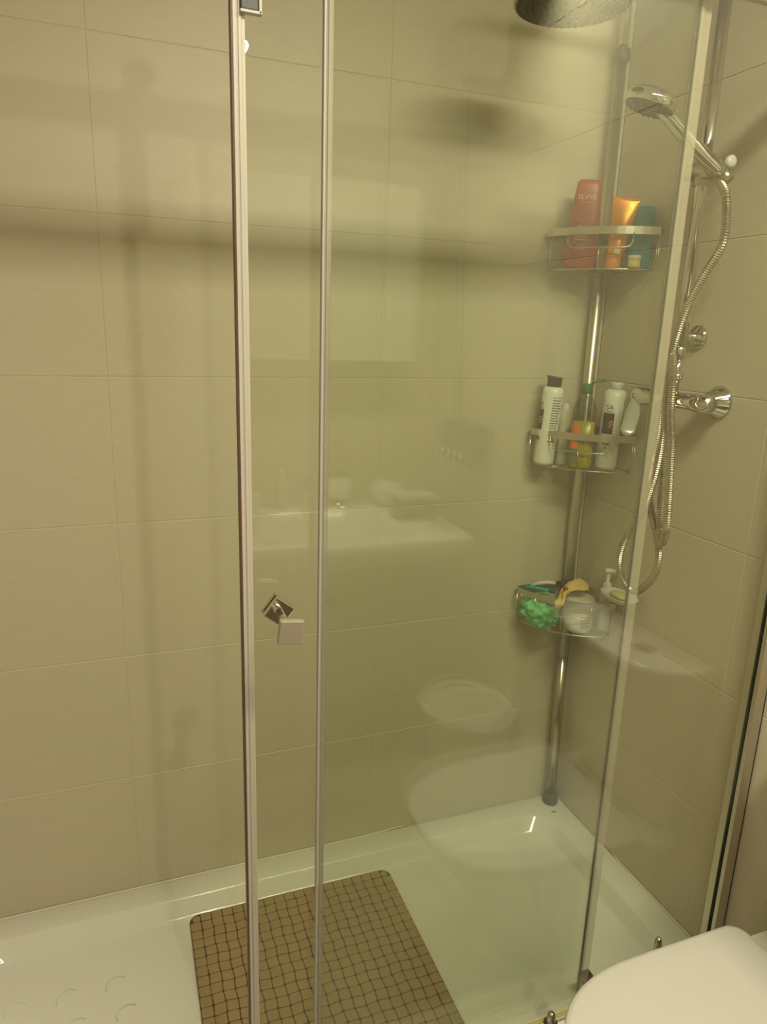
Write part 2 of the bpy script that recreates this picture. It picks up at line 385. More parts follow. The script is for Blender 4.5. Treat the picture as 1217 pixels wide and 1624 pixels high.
mx_ = child('mixer_body', bm, CHROME, sc, off, True)
bm = B(); lathe(bm, [(.0145, 0), (.0143, -.001), (.001, -.0012)], (RXc, -.4402, 1.345), 'y'); obj('end_cap', bm, STEEL, mx_, True)
for yy in (-.402, -.252):
    bm = B(); lathe(bm, [(.033, 0), (.033, -.003), (.030, -.006), (.017, -.036), (.014, -.038), (.014, -.05)], (-.001, yy, 1.346), 'x', 36); child('wall_flange', bm, CHROME, sc, off, True)
bm = B()
ax = Vector((-.060, -.232, 1.352)); en = Vector((-.118, -.276, 1.262)); dv = (en-ax).normalized(); sd = Vector((.80, -.55, 0)).normalized(); sd = (sd-dv*sd.dot(dv)).normalized(); nv = dv.cross(sd)
rg = []
for k in range(11):
    t = k/10; c = ax.lerp(en, t); hw = .009+.0065*min(1, t*2) if t < .93 else .012
    hw = hw if t < 1 else .006
    rg.append([c+sd*p.x+nv*p.y for p in sup(hw, .0035, 3, 16)])
loft(bm, rg); child('mixer_lever', bm, mat('pale_chrome', (.60, .60, .52), .25, .6), sc, off, True, 'flat pale lever handle')
bm = B(); cyl(bm, (RXc-.002, -.298, 1.785), (RXc-.006, -.392, 1.778), .0165); cyl(bm, (RXc, RYc, 1.755), (RXc, RYc, 1.812), .0165); cyl(bm, (RXc-.012, -.386, 1.765), (RXc-.034, -.380, 1.795), .0135)
child('slide_holder', bm, STEEL, sc, off, True, 'grey chrome sliding holder')
bm = B(); lathe(bm, [(.006, 0), (.011, -.004), (.011, -.012), (.008, -.015)], (RXc+.002, -.392, 1.788), 'y'); child('holder_knob', bm, WPLAS, sc, off, True, 'small whitish clamp knob')

# hand shower
h0 = Vector((-.080, -.405, 1.766)); hc = Vector((-.222, -.362, 1.873))
hs = thing('hand_shower', 'chrome hand shower with coiled metal hose, clipped to the column', 'hand shower', h0)
dn = (hc-h0).normalized(); nd = Vector((-.25, .18, -.95)).normalized()
bm = B(); pts = spline([h0, h0.lerp(hc, .3), h0.lerp(hc, .6)+Vector((0, 0, .004)), h0.lerp(hc, .85)-nd*.006, hc-nd*.006], .008)
tube(bm, pts, [.0105+.003*math.sin(PI*min(1, i/len(pts)*1.1)) for i in range(len(pts))], 16)
child('handle', bm, CHROME, hs, h0, True)
q = nd.to_track_quat('Z', 'Y').to_matrix()
bm = B(); rg = [[hc+q @ p for p in circ((0, 0, z), ra_, n=36)] for ra_, z in ((.020, -.022), (.036, -.018), (.046, -.011), (.049, -.003), (.049, .003), (.046, .007))]; loft(bm, rg)
hh = child('spray_head', bm, CHROME, hs, h0, True)
bm = B(); loft(bm, [[hc+q @ p for p in circ((0, 0, z), ra_, n=36)] for ra_, z in ((.0445, .0068), (.042, .010), (.03, .011))])
for rr_ in (1, 2, 3):
    for k in range(rr_*7):
        a = 2*PI*k/(rr_*7); c = (rr_*.0115*math.cos(a), rr_*.0115*math.sin(a)); loft(bm, [[hc+q @ p for p in circ((*c, z), ra_, n=6)] for ra_, z in ((.002, .010), (.0012, .0135))])
obj('spray_face', bm, GREYR, hh); 
bm = B(); e = hc+q @ Vector((0, 0, .004)); side = (dn-nd*dn.dot(nd)).normalized(); tube(bm, [e-side*.040+nd*.002, e-side*.048+nd*.012, e-side*.046+nd*.020], [.005, .0055, .004], 10); obj('mode_switch', bm, STEEL, hh, True)
bm = B(); cyl(bm, h0+Vector((.002, -.001, .001)), h0-dn*.022, .0095, rad1=.008); child('hose_nut', bm, STEEL, hs, h0, True)
HP = [(-.402, 1.752), (-.425, 1.717), (-.431, 1.642), (-.394, 1.583), (-.361, 1.525), (-.342, 1.458), (-.332, 1.388), (-.329, 1.323), (-.328, 1.271), (-.320, 1.216), (-.319, 1.174), (-.332, 1.122), (-.361, 1.065), (-.377, 1.02), (-.367, .967), (-.324, .921), (-.287, .924), (-.262, .954), (-.261, .999), (-.280, 1.049), (-.314, 1.105), (-.331, 1.162), (-.342, 1.219), (-.345, 1.286), (-.339, 1.35), (-.337, 1.401), (-.342, 1.434), (-.350, 1.389), (-.356, 1.326), (-.369, 1.263), (-.376, 1.205), (-.383, 1.139), (-.387, 1.085), (-.381, 1.052), (-.369, 1.082), (-.362, 1.142), (-.354, 1.207), (-.349, 1.261), (-.340, 1.30), (-.337, 1.33)]
n = len(HP); pts = []
for i, (y, z) in enumerate(HP):
    x = -.082
    if i < 6: x = -.075-.012*i/6
    elif i < 14: x = -.094
    elif i < 20: x = -.094+.006*(i-14)/6-.012*math.sin(PI*(i-14)/6)
    elif i < 26: x = -.112
    elif i == 26: x = -.104
    elif i < 33: x = -.118
    else: x = -.100+.004*(i-33)
    dx = x+.085; pts.append((x, y+1.08*dx-.006, z+dx*(z-1.43)*.85))
pts = spline(pts, .0022)
bm = B(); tube(bm, pts, [.0084 if i % 2 else .0070 for i in range(len(pts))], 9)
child('hose', bm, HOSEM, hs, h0, False, 'ribbed flexible metal hose hanging in loops')

# ------------------------------------------------------------------ corner pole with three baskets
PX, PY = -.050, -.036
off = (PX, PY, .16)
cdy = thing('corner_pole_caddy', 'steel tension pole standing in tray corner carrying three wire baskets', 'shower caddy', off)
def px_(z): return -.036-.016*min(1, (z-.16)/.8)
bm = B(); cyl(bm, (px_(.16), PY, .185), (px_(.62), PY, .62), .0138); child('lower_pole', bm, CHROMED, cdy, off, True)
bm = B(); tube(bm, [(px_(.62), PY, .622), (px_(1.0), PY, 1.0), (px_(2), PY, 2.06)], .0132, 20); child('pole', bm, STEEL, cdy, off, True)
bm = B(); cyl(bm, (px_(2), PY, 2.06), (px_(2), PY, RH-.015), .0115); child('upper_pole', bm, CHROMED, cdy, off, True)
bm = B(); lathe(bm, [(.016, 0), (.018, .003), (.018, .024), (.016, .027)], (px_(2), PY, 2.055)); child('collar', bm, BLACK, cdy, off, True, 'black clamp collar')
bm = B(); lathe(bm, [(.020, 0), (.021, .004), (.020, .028), (.018, .030)], (px_(.16), PY, .1605)); child('rubber_foot', bm, GREYR, cdy, off, True, 'grey rubber foot')
bm = B(); lathe(bm, [(.018, 0), (.020, .003), (.020, .016)], (px_(2), PY, RH-.018)); child('ceiling_cap', bm, GREYR, cdy, off, True)
def outline(sc_=1.0, bul=.034, L=.198, ins=.014):
    """corner basket outline in plan: along back wall, across the front with a soft bulge, along right wall"""
    A_ = Vector((-ins-(L-ins)*sc_, -ins, 0)); C_ = Vector((-ins, -ins-(L-ins)*sc_, 0)); mid = (A_+C_)/2; nrm = Vector((-1, -1, 0)).normalized()
    P = [Vector((-ins, -ins-.012, 0)), Vector((-ins-.004, -ins-.004, 0)), Vector((-ins-.012, -ins, 0))]
    P.append(A_+Vector((.02, 0, 0))); P.append(A_+Vector((.006, -.002, 0))); P.append(A_+Vector((.001, -.010, 0)))
    for k in range(1, 14):
        t = k/14; P.append((A_+Vector((0, -.012, 0))).lerp(C_+Vector((-.012, 0, 0)), t)+nrm*bul*sc_*math.sin(PI*t)**.9)
    P += [C_+Vector((-.010, .001, 0)), C_+Vector((-.002, .006, 0)), C_+Vector((0, .02, 0))]
    return P
def band(bm, P, z0, z1, t=.0018):
    n = len(P); c = sum(P, Vector())/n; vs = []
    for p in P:
        d = (p-c).normalized()*t; vs.append([bm.verts.new(p+Vector((0, 0, z0))), bm.verts.new(p+Vector((0, 0, z1))), bm.verts.new(p-d+Vector((0, 0, z1))), bm.verts.new(p-d+Vector((0, 0, z0)))])
    for i in range(n):
        a, b_ = vs[i], vs[(i+1) % n]
        for k in range(4): bm.faces.new((a[k], b_[k], b_[(k+1) % 4], a[(k+1) % 4]))
WIRE = mat('basket_wire', (.60, .55, .44), .25, 1)
BZ = [(1.692, 1.612), (1.238, 1.157), (.824, .738)]
for zi, (zt, zb) in enumerate(BZ):
    bm = B(); P = outline(); band(bm, P, zt-.0085, zt+.0075)
    bk = child('basket', bm, STEEL, cdy, off); bk['label'] = ['top basket at the red bottle', 'middle basket at the white bottles', 'bottom basket at the green sponge'][zi]
    W = []
    bm = B(); Q = outline(.93); tube(bm, [p+Vector((0, 0, zb)) for p in Q], .0016, 6, closed=True)
    for k in range(6, 18, 2):       # base wires running to the corner
        p = Q[k]; tube(bm, [p+Vector((0, 0, zb)), Vector((-.045, -.045, zb))], .0011, 5)
    obj('wire_base', bm, WIRE, bk, True)
    for a, b_ in ((5, 5), (19, 19), (3, 3), (21, 21)):
        bm = B(); p, q_ = P[a], Q[b_]; tube(bm, [p+Vector((0, 0, zt-.008)), p+Vector((0, 0, zb+.016)), p.lerp(q_, .5)+Vector((0, 0, zb+.004)), q_+Vector((0, 0, zb))], .0016, 6); obj('wire_upright', bm, WIRE, bk, True)
    fc = [P[k] for k in range(8, 17)]
    lp = [fc[0]+Vector((0, 0, zt-.006)), fc[0]+Vector((0, 0, zt-.026)), fc[0].lerp(fc[1], .35)+Vector((0, 0, zt-.034))]+[c_+Vector((0, 0, zt-.036)) for c_ in fc[1:-1]]+[fc[-1].lerp(fc[-2], .35)+Vector((0, 0, zt-.034)), fc[-1]+Vector((0, 0, zt-.026)), fc[-1]+Vector((0, 0, zt-.006))]
    bm = B(); tube(bm, lp, .0015, 6); tube(bm, [fc[4]+Vector((0, 0, zt-.036)), Q[12]+Vector((0, 0, zb))], .0013, 6); obj('front_loop', bm, WIRE, bk, True)
    bm = B(); lathe(bm, [(.0195, 0), (.0205, .003), (.0205, .022), (.0195, .025)], (px_(zt), PY, zt-.012)); obj('clamp_ring', bm, GREYR, bk, True)

# ------------------------------------------------------------------ bottles
FACE = -.60
def bottle(name, label, loc, rz, prof, m, e=2.6, cap=None, capm=None, capname='cap', tilt=(0, 0), group=None, body='body', n=40):
    t = thing(name, label, 'bottle', loc, rz, group); t.rotation_euler = (tilt[0], tilt[1], rz)
    bm = B(); loft(bm, [sup(a, b, e, n, z=z) for z, a, b in prof]); obj(body, bm, m, t, True)
    if cap:
        bm = B(); loft(bm, [sup(a, b, e, n, z=z) for z, a, b in cap]); obj(capname, bm, capm, t, True)
    def wrap(uu, vv, eps=.0009):
        z = max(prof[0][0], min(prof[-1][0], vv))
        for (z0, a0, b0), (z1, a1, b1) in zip(prof, prof[1:]):
            if z0 <= z <= z1 and z1 > z0:
                k = (z-z0)/(z1-z0); a, b = a0+(a1-a0)*k, b0+(b1-b0)*k; break
        x = max(-a*.97, min(a*.97, uu)); return Vector((x, -b*(1-abs(x/a)**e)**(1/e)-eps, vv))
    return t, wrap
def fine_print(wrap, u0, u1, rows, h, m, parent, seed=1):
    """print too small to read: rows of short word-long marks on the surface"""
    rd = random.Random(seed); bm = B()
    for v in rows:
        x = u0; end = u1-rd.random()*(u1-u0)*.25
        while x < end:
            w_ = rd.uniform(.0018, .0045); x2 = min(x+w_, end)
            a = [bm.verts.new(wrap(q_, z_)) for q_, z_ in ((x, v), (x2, v), (x2, v+h), (x, v+h))]; bm.faces.new(a); x = x2+.0011
    o = obj('fine_print', bm, m, parent); o['kind'] = 'stuff'; return o
# red bottle
pr = [(0, .030, .016), (.002, .035, .020), (.006, .0365, .0215), (.03, .037, .022), (.07, .0355, .021), (.11, .0320, .0185), (.14, .0290, .0165), (.166, .0268, .0155), (.174, .025, .014), (.178, .020, .010)]
t, wr = bottle('red_bottle', 'red hair care bottle with white lettering, leaning in top basket', (-.137, -.069, 1.6148), FACE, pr, RED, 3.0, tilt=(0, math.radians(2.5)))
t.scale = (1, 1, 1.05); text('lettering', 'ELVIVE', .0135, lambda a, b: wr(a, .138+b), WINK, t)
fine_print(wr, -.012, .012, [.131], .0030, PINK, t, 2)
fine_print(wr, -.018, .018, [.068, .062, .056], .0032, WINK, t, 3)
fine_print(wr, -.010, .012, [.044, .038], .0036, PINK, t, 4)
bm = B()
for c_, w_ in (([(-.020, .100), (-.010, .094), (.002, .088), (.006, .082)], .0012), ([(.004, .096), (.010, .104), (.014, .113), (.017, .116)], .0014), ([(-.016, .110), (-.008, .111), (-.006, .108)], .0014), ([(.017, .116), (.016, .106), (.012, .098)], .0012)):
    pts2 = [wr(a, b, .0012) for a, b in c_]; tube(bm, spline(pts2, .003), w_, 5)
obj('swirl_print', bm, PINK, t, True)
bm = patch(wr, -.016, -.003, .083, .086); obj('bottle_seam', bm, PINK, t)
# orange tube standing on its cap
tb = thing('cosmetic_tube', 'shiny orange tube with crimped end up, next to red bottle', 'tube', (-.083, -.118, 1.6148), -.62); tb.rotation_euler = (0, math.radians(7), -.62)
bm = B(); loft(bm, [sup(a, b, 2.2, 32, z=z) for z, a, b in ((.028, .0175, .0175), (.032, .0185, .0185), (.06, .0205, .017), (.10, .0245, .011), (.13, .0275, .0045), (.142, .0290, .0012), (.150, .0292, .0010))]); obj('tube_body', bm, ORANGE, tb, True)
bm = B(); lathe(bm, [(.0165, 0), (.018, .002), (.0175, .027), (.015, .029)]); obj('cap', bm, ORCAP, tb, True)
bm = B(); box(bm, (.004, -.0176, .036), (.013, .0016, .010), .0004); obj('print_patch', bm, WHITEB, tb)
fine_print(lambda a, b: Vector((a, -.0200+(.0)*a, b)), -.012, .012, [.068, .062], .0028, mat('pale_print', (.8, .5, .2), .5), tb, 5)
pr = [(0, .024, .012), (.003, .027, .015), (.05, .0275, .0155), (.11, .0265, .015), (.128, .024, .013), (.132, .018, .009)]
bottle('blue_bottle', 'dark teal blue bottle half hidden behind the orange tube', (-.031, -.141, 1.6148), -.75, pr, TEAL, 3.2)
pr = [(0, .014, .014), (.003, .017, .017), (.022, .017, .017), (.026, .014, .014), (.027, .004, .004)]
t = thing('yellow_jar', 'small yellowish jar at right end of the top basket', 'jar', (-.080, -.156, 1.6148), 0)
t.location = (-.066, -.172, 1.6148)
bm = B(); lathe(bm, [(.012, 0), (.0135, .002), (.0135, .016)]); obj('jar_body', bm, mat('jar_yellow', (.55, .45, .15), .4), t, True)
bm = B(); lathe(bm, [(.0142, .016), (.0142, .024), (.012, .026)]); obj('jar_lid', bm, TUBL, t, True)

# white bottles
def white_bottle(label, loc, rz, tilt, capped, grp=None):
    R0 = .0225
    pr = [(0, .017, .017), (.002, .0225, .0225), (.008, .0245, .0245), (.170, .0245, .0245), (.183, .0235, .0235), (.188, .016, .016)]
    t, wr = bottle('white_bottle', label, loc, rz, pr, WHITEB, 2.0, tilt=tilt)
    if capped:
        bm = B(); lathe(bm, [(.0165, .187), (.017, .189), (.017, .207)]); box(bm, (-.001, 0, .209), (.037, .034, .004), .001, Matrix.Rotation(math.radians(6), 3, 'Y')); obj('flip_cap', bm, BLACK, t)
    else:
        bm = B(); lathe(bm, [(.0145, .187), (.0145, .202), (.0125, .205), (.0115, .205)]); obj('neck', bm, WPLAS, t, True)
    return t, wr
def cylwrap(R0, z0=0):
    return lambda a, b, eps=.0006: Vector(((R0+eps)*math.sin(a/R0), -(R0+eps)*math.cos(a/R0), b))
cw = cylwrap(.0245)
def label_set(t, shift, big):
    c = lambda a, b: cw(a+shift, b)
    bm = patch(lambda a, b: cw(a+shift, b), -.016, .011, .085, .134, 10); obj('picture_print', bm, LABELD, t)
    bm = B()
    for (x0, z0, x1, z1, w_) in ((-.002, .108, .009, .116, .0034), (-.001, .102, .010, .110, .0030), (.0, .097, .008, .102, .0026)):
        tube(bm, [cw(shift+x0, z0, .0004), cw(shift+(x0+x1)/2, z0+.006, .0006), cw(shift+x1, z1, .0004)], [w_*.5, w_*.7, w_*.7], 6)
    obj('hand_print', bm, SKINP, t, True)
    text('lettering', big, .016, lambda a, b: cw(a+shift-.002, .142+b), INK, t)
    fine_print(lambda a, b: cw(a+shift, b), -.008, .010, [.1365], .0024, INK, t, 6)
    for zz in (.060, .065): 
        bm = patch(lambda a, b: cw(a+shift, b), -.010, .009, zz, zz+.0032, 8); obj('bar_print', bm, LABELD, t)
    text('lettering', '00', .0075, lambda a, b: cw(a+shift, .050+b), INK, t)
def back_text(t, shift):
    bm = patch(lambda a, b: cw(a+shift, b), -.012, .012, .1625, .1637, 8); obj('rule_print', bm, INK, t)
    fine_print(lambda a, b: cw(a+shift, b), -.011, .012, [.1555-.0060*i for i in range(15)], .0024, INK, t, 7)
    bm = patch(lambda a, b: cw(a+shift, b), -.011, .004, .058, .0605, 6); obj('bar_print', bm, LABELD, t)
    text('lettering', '6.4', .0065, lambda a, b: cw(a+shift, .047+b), INK, t)
t, w_ = white_bottle('white bottle with black flip cap, left in the middle basket', (-.171, -.049, 1.1598), FACE, (0, math.radians(3)), True)
label_set(t, -.027, 'SA'); back_text(t, .014)
t, w_ = white_bottle('capless white bottle with dark picture label, right in the middle basket', (-.051, -.132, 1.1598), FACE, (0, math.radians(2)), False)
label_set(t, -.008, 'SA'); back_text(t, .036)
# oil bottle
pr = [(0, .023, .013), (.003, .0265, .016), (.010, .0275, .0165), (.145, .0275, .0165), (.160, .021, .015), (.172, .0135, .0125), (.178, .012, .012)]
t, wr = bottle('shower_oil_bottle', 'clear bottle half full of yellow oil with open green flip cap', (-.117, -.121, 1.1598), FACE, pr, CLEARP, 3.0)
pi_ = [(.0015, .022, .0125), (.004, .0255, .0150), (.010, .0263, .0153), (.112, .0263, .0153), (.1125, .0255, .0145)]
bm = B(); loft(bm, [sup(a, b, 3.0, 40, z=z) for z, a, b in pi_]); obj('oil_fill', bm, OIL, t, True)['label'] = 'yellow oil inside'
bm = patch(wr, -.0265, -.009, .050, .105, 6); obj('fruit_print', bm, REDL, t)
bm = patch(wr, -.0265, -.009, .015, .050, 6); obj('leaf_print', bm, mat('grey_green_print', (.13, .15, .07), .5, var=.4, scale=60), t)
bm = B(); lathe(bm, [(.0125, .178), (.013, .180), (.013, .198), (.012, .200)]); obj('cap', bm, GREENC, t, True)
bm = B(); box(bm, (.026, 0, .206), (.028, .020, .004), .001, Matrix.Rotation(math.radians(-8), 3, 'Y')); cyl(bm, (.012, 0, .199), (.014, 0, .204), .003); obj('flip_lid', bm, GREENC, t)
pr = [(0, .012, .010), (.003, .0145, .012), (.13, .0145, .012), (.142, .010, .009), (.150, .007, .007)]
bottle('slim_bottle', 'slim milky bottle standing behind, between white and oil bottle', (-.128, -.062, 1.1598), FACE, pr, mat('milky_plastic', (.55, .50, .42), .4), 2.4)

# ------------------------------------------------------------------ bottom basket contents
sp = thing('net_sponge', 'mint green net sponge bulging in the left of the bottom basket', 'sponge', (-.150, -.074, .7405))
bm = B(); bmesh.ops.create_icosphere(bm, subdivisions=5, radius=1)
for v in bm.verts:
    p = v.co.copy(); nn_ = noise.noise(p*2.6)*.30+abs(noise.noise(p*6))*.28+noise.noise(p*14)*.08
    v.co = Vector((p.x*.050, p.y*.033, p.z*.038))*(1+nn_)
    v.co.x = min(.040, v.co.x)
bmesh.ops.rotate(bm, verts=bm.verts, cent=(0, 0, 0), matrix=Matrix.Rotation(-.75, 3, 'Z')); bmesh.ops.translate(bm, vec=(0, 0, .039), verts=bm.verts)
obj('net_ball', bm, SPONGE, sp, True)
tj = thing('cosmetic_tub', 'round milky tub with lid in right half of the bottom basket', 'tub', (-.072, -.122, .7405), FACE)
bm = B(); lathe(bm, [(.029, 0), (.034, .004), (.0352, .010), (.0352, .054), (.033, .057)], n=40); obj('tub_body', bm, TUBW, tj, True)
bm = B(); lathe(bm, [(.0360, .057), (.0372, .059), (.0372, .082), (.035, .086), (.031, .087)], n=40); obj('lid', bm, TUBL, tj, True)
cw2 = lambda a, b: Vector((.0358*math.sin(a/.0358), -.0358*math.cos(a/.0358), b))
fine_print(cw2, .004, .030, [.043-.0048*i for i in range(7)], .0022, mat('grey_ink', (.14, .12, .10), .6), tj, 8)
yc = thing('yellow_cloth', 'crumpled yellow cloth with brown bead draped over tub and sponge', 'cloth', (-.104, -.110, .836))
bm = B(); rg = []
cp = [(-.066, -.044, -.008), (-.048, -.040, -.002), (-.030, -.022, .010), (-.014, -.010, .016), (.004, -.002, .020), (.022, -.004, .023), (.036, -.010, .022), (.046, -.016, .016)]
cp = spline(cp, .005)
for i, c in enumerate(cp):
    t_ = i/(len(cp)-1); hw = .019+.012*t_ + .004*math.sin(9*t_); hw *= min(1, .35+4*min(t_+.02, 1.03-t_))
    ring = []
    for k in range(24):
        a = 2*PI*k/24; wv_ = .0036*math.sin(5*a+17*t_)+.0026*math.sin(9*a-33*t_)
        loc_ = Vector((.35*math.cos(a)*hw, .93*math.cos(a)*hw, math.sin(a)*(.0055+wv_)+.004*math.cos(a*2+t_*4)))
        ring.append(c+loc_)
    rg.append(ring)
loft(bm, rg); obj('cloth_fold', bm, YCLOTH, yc, True)
bm = B(); bmesh.ops.create_uvsphere(bm, u_segments=14, v_segments=10, radius=.0065); bmesh.ops.translate(bm, vec=(-.026, -.024, .023), verts=bm.verts); obj('bead', bm, BROWN, yc, True)
rz_ = thing('turquoise_razor', 'turquoise plastic handle with dark end lying on basket edge', 'razor', (-.185, -.060, .840), 0)
bm = B(); tube(bm, [(-.004, .012, 0), (.008, .002, .001), (.030, -.018, .000), (.040, -.028, -.001)], [.0030, .0042, .0045, .0040], 12); obj('handle', bm, TEALR, rz_, True)
bm = B(); tube(bm, [(.040, -.028, -.001), (.048, -.035, -.0015), (.052, -.039, -.002)], [.0046, .0052, .004], 12); obj('end_cap', bm, mat('navy_tip', (.03, .03, .07), .4), rz_, True)
wz = thing('white_razor', 'whitish plastic handle lying behind the turquoise handle', 'razor', (-.165, -.050, .842), 0)
bm = B(); tube(bm, [(-.008, .004, -.002), (.008, -.004, .006), (.028, -.016, .011), (.044, -.030, .012)], [.003, .005, .0055, .004], 12); obj('handle', bm, WPLAS, wz, True)
pm = thing('pump_bottle', 'white pump dispenser standing beside tub at the right wall', 'bottle', (-.024, -.158, .7485), -.3)
bm = B(); loft(bm, [sup(a, b, 2.4, 30, z=z) for z, a, b in ((0, .012, .012), (.003, .015, .015), (.095, .015, .015), (.105, .012, .012), (.110, .009, .009))]); obj('body', bm, WPLAS, pm, True)
bm = B(); lathe(bm, [(.010, .110), (.011, .112), (.010, .124), (.005, .127), (.0045, .150)]); obj('collar', bm, WPLAS, pm, True)
bm = B(); tube(bm, [(-.010, .0, .157), (-.006, 0, .156), (.008, -.002, .156), (.020, -.006, .155), (.027, -.009, .151)], [.0055, .0075, .0065, .0048, .0036], 12); obj('pump_head', bm, WPLAS, pm, True)
sd_ = thing('soap_dish', 'pale soap dish with greenish soap recess on right wall beside bottom basket', 'soap dish', (-.003, -.222, .862))
bm = B(); loft(bm, [sup(a, b, 2.2, 36, c=(-.036, 0), z=z) for z, a, b in ((-.010, .018, .036), (-.004, .028, .048), (.004, .033, .054), (.006, .0335, .0545), (.0055, .031, .052), (.001, .026, .045), (-.001, .02, .038))])
obj('dish', bm, WPLAS, sd_, True)
bm = B(); bb(bm, -.003, .002, -.02, .02, -.012, .012, .001); obj('wall_plate', bm, WPLAS, sd_)
so = thing('soap_bar', 'small greenish oval soap lying in the pale dish', 'soap', (-.039, -.224, .8612))
bm = B(); loft(bm, [sup(a, b, 2.3, 28, z=z) for z, a, b in ((0, .012, .022), (.002, .016, .026), (.006, .017, .027), (.010, .014, .024), (.012, .008, .016))]); obj('soap_body', bm, SOAP, so, True)

# ------------------------------------------------------------------ toilet
TY = -.925
def D(xb, xf, hw, z, e=2.45, rb=.03, yc=TY, n=26):
    """D-shaped outline: straight back at xb with rounded corners, round nose at xf"""
    L = xb-xf; st = xb-L*.50; o = []
    for k in range(5):
        a = PI/2*k/4; o.append(Vector((xb-rb+rb*math.sin(a), yc+hw-rb+rb*math.cos(a), z)))
    o = []
    for k in range(6): a = PI/2*k/5; o.append(Vector((xb-rb+rb*math.cos(a), yc-hw+rb-rb*math.sin(a), z)))
    for k in range(n+1):
        a = PI*k/n; s_, c_ = math.sin(a), math.cos(a)
        o.append(Vector((st-(st-xf)*abs(s_)**(2/e), yc-hw*math.copysign(abs(c_)**(2/e), c_), z)))
    for k in range(6): a = PI/2*k/5; o.append(Vector((xb-rb+rb*math.sin(a), yc+hw-rb+rb*math.cos(a), z)))
    return o
off = (-.3, TY, 0); to = thing('toilet', 'white toilet with closed rounded lid next to the shower panel', 'toilet', off)
bm = B(); loft(bm, [D(-.006, -.40, .105, 0, rb=.02), D(-.006, -.41, .110, .01, rb=.02), D(-.006, -.42, .115, .15, rb=.02), D(-.006, -.50, .155, .29, rb=.02), D(-.006, -.54, .178, .345, rb=.02), D(-.006, -.545, .182, .375, rb=.02), D(-.006, -.54, .178, .380, rb=.02)])
child('bowl', bm, CERAM, to, off, True)
bm = B(); loft(bm, [D(-.112, -.568, .184, .381), D(-.110, -.572, .190, .384), D(-.110, -.572, .190, .391), D(-.112, -.568, .184, .394)]); child('seat', bm, LIDM, to, off, True)
bm = B(); loft(bm, [D(-.112, -.569, .186, .3945), D(-.110, -.575, .193, .397), D(-.110, -.576, .194, .405), D(-.112, -.573, .191, .4095), D(-.116, -.565, .184, .4115), D(-.132, -.52, .150, .4125)]); child('lid', bm, LIDM, to, off, True)
for yy in (-.07, .07):
    bm = B(); cyl(bm, (-.085, TY+yy-.02, .392), (-.085, TY+yy+.02, .392), .009); child('hinge', bm, CHROME, to, off, True)
def T(z, dx, hw): return [Vector((min(-.006, p.x), p.y, z)) for p in sup(dx, hw, 3.2, 40, (-.004, TY), z)]
bm = B(); loft(bm, [T(.385, .055, .150), T(.40, .062, .165), T(.45, .075, .175), T(.60, .13, .19), T(.765, .150, .195), T(.768, .150, .195)]); child('tank', bm, CERAM, to, off, True)
bm = B(); loft(bm, [T(.769, .150, .198), T(.772, .160, .204), T(.795, .162, .206), T(.801, .158, .202), T(.803, .146, .190)]); child('tank_lid', bm, CERAM, to, off, True)
bm = B(); lathe(bm, [(.024, 0), (.024, .004), (.021, .006), (.019, .004)], (-.085, -.85, .8025)); child('flush_button', bm, CHROMED, to, off, True)
tbx = (-.270, -.709, 0)
br = thing('toilet_brush', 'chrome rod with rounded top rising behind the toilet lid', 'toilet brush', tbx)
bm = B(); lathe(bm, [(.036, 0), (.038, .003), (.038, .12), (.034, .125), (.012, .13)]); obj('holder', bm, STEEL, br, True)
bm = B(); lathe(bm, [(.0065, .125), (.0065, .391), (.006, .396), (.004, .400), (.001, .402)]); obj('handle', bm, CHROMED, br, True)

# ------------------------------------------------------------------ side of the room seen as reflection
off = (-.5, -1.9, .8)
sk = thing('washbasin', 'white wall-hung washbasin on the wall behind, seen mirrored in glass', 'washbasin', off)
zS, yf_, xl_, xr_ = .83, -1.64, -.93, -.085
rg = [rrect(xl_+.08, xr_-.08, -2.196, yf_-.10, .03, zS-.15, 6), rrect(xl_+.01, xr_-.01, -2.196, yf_-.012, .03, zS-.075, 6), rrect(xl_, xr_, -2.196, yf_, .02, zS-.065, 6), rrect(xl_, xr_, -2.196, yf_, .02, zS-.006, 6), rrect(xl_+.004, xr_-.004, -2.194, yf_-.004, .02, zS, 6), rrect(xl_+.17, xr_-.20, -2.08, yf_-.06, .10, zS, 6), rrect(xl_+.18, xr_-.21, -2.07, yf_-.07, .10, zS-.008, 6), rrect(xl_+.24, xr_-.27, -2.02, yf_-.12, .08, zS-.10, 6), rrect(xl_+.32, xr_-.35, -1.95, yf_-.18, .05, zS-.115, 6)]
bm = B(); loft(bm, rg); child('basin', bm, CERAM, sk, off, True)
bm = B(); cyl(bm, (-.5, -2.13, zS), (-.5, -2.13, zS+.09), .02); tube(bm, spline([(-.5, -2.13, zS+.08), (-.5, -2.06, zS+.10), (-.5, -1.99, zS+.085)], .01), .011, 12); cyl(bm, (-.5, -2.13, zS+.09), (-.5, -2.09, zS+.14), .006); child('tap', bm, CHROME, sk, off, True)
bm = B(); cyl(bm, (-.48, -1.9, zS-.14), (-.48, -1.9, zS-.30), .02); cyl(bm, (-.48, -1.9, zS-.29), (-.48, -2.195, zS-.29), .016); child('trap', bm, CHROME, sk, off, True)
bm = B(); bb(bm, -.78, -.13, -2.199, -2.085, 1.353, 1.93, .002); mc = thing('mirror_cabinet', 'white two-door mirror cabinet above the washbasin', 'cabinet', (-.46, -2.2, 1.353)); off = (-.46, -2.2, 1.353); child('cabinet_body', bm, CABW, mc, off)
for a, b_ in ((-.78, -.50), (-.498, -.272), (-.27, -.13)):
    bm = B(); bb(bm, a+.001, b_-.001, -2.0845, -2.072, 1.355, 1.928, .001); child('cabinet_door', bm, CABW, mc, off)
off = (LA[0], LA[1], 2.2)
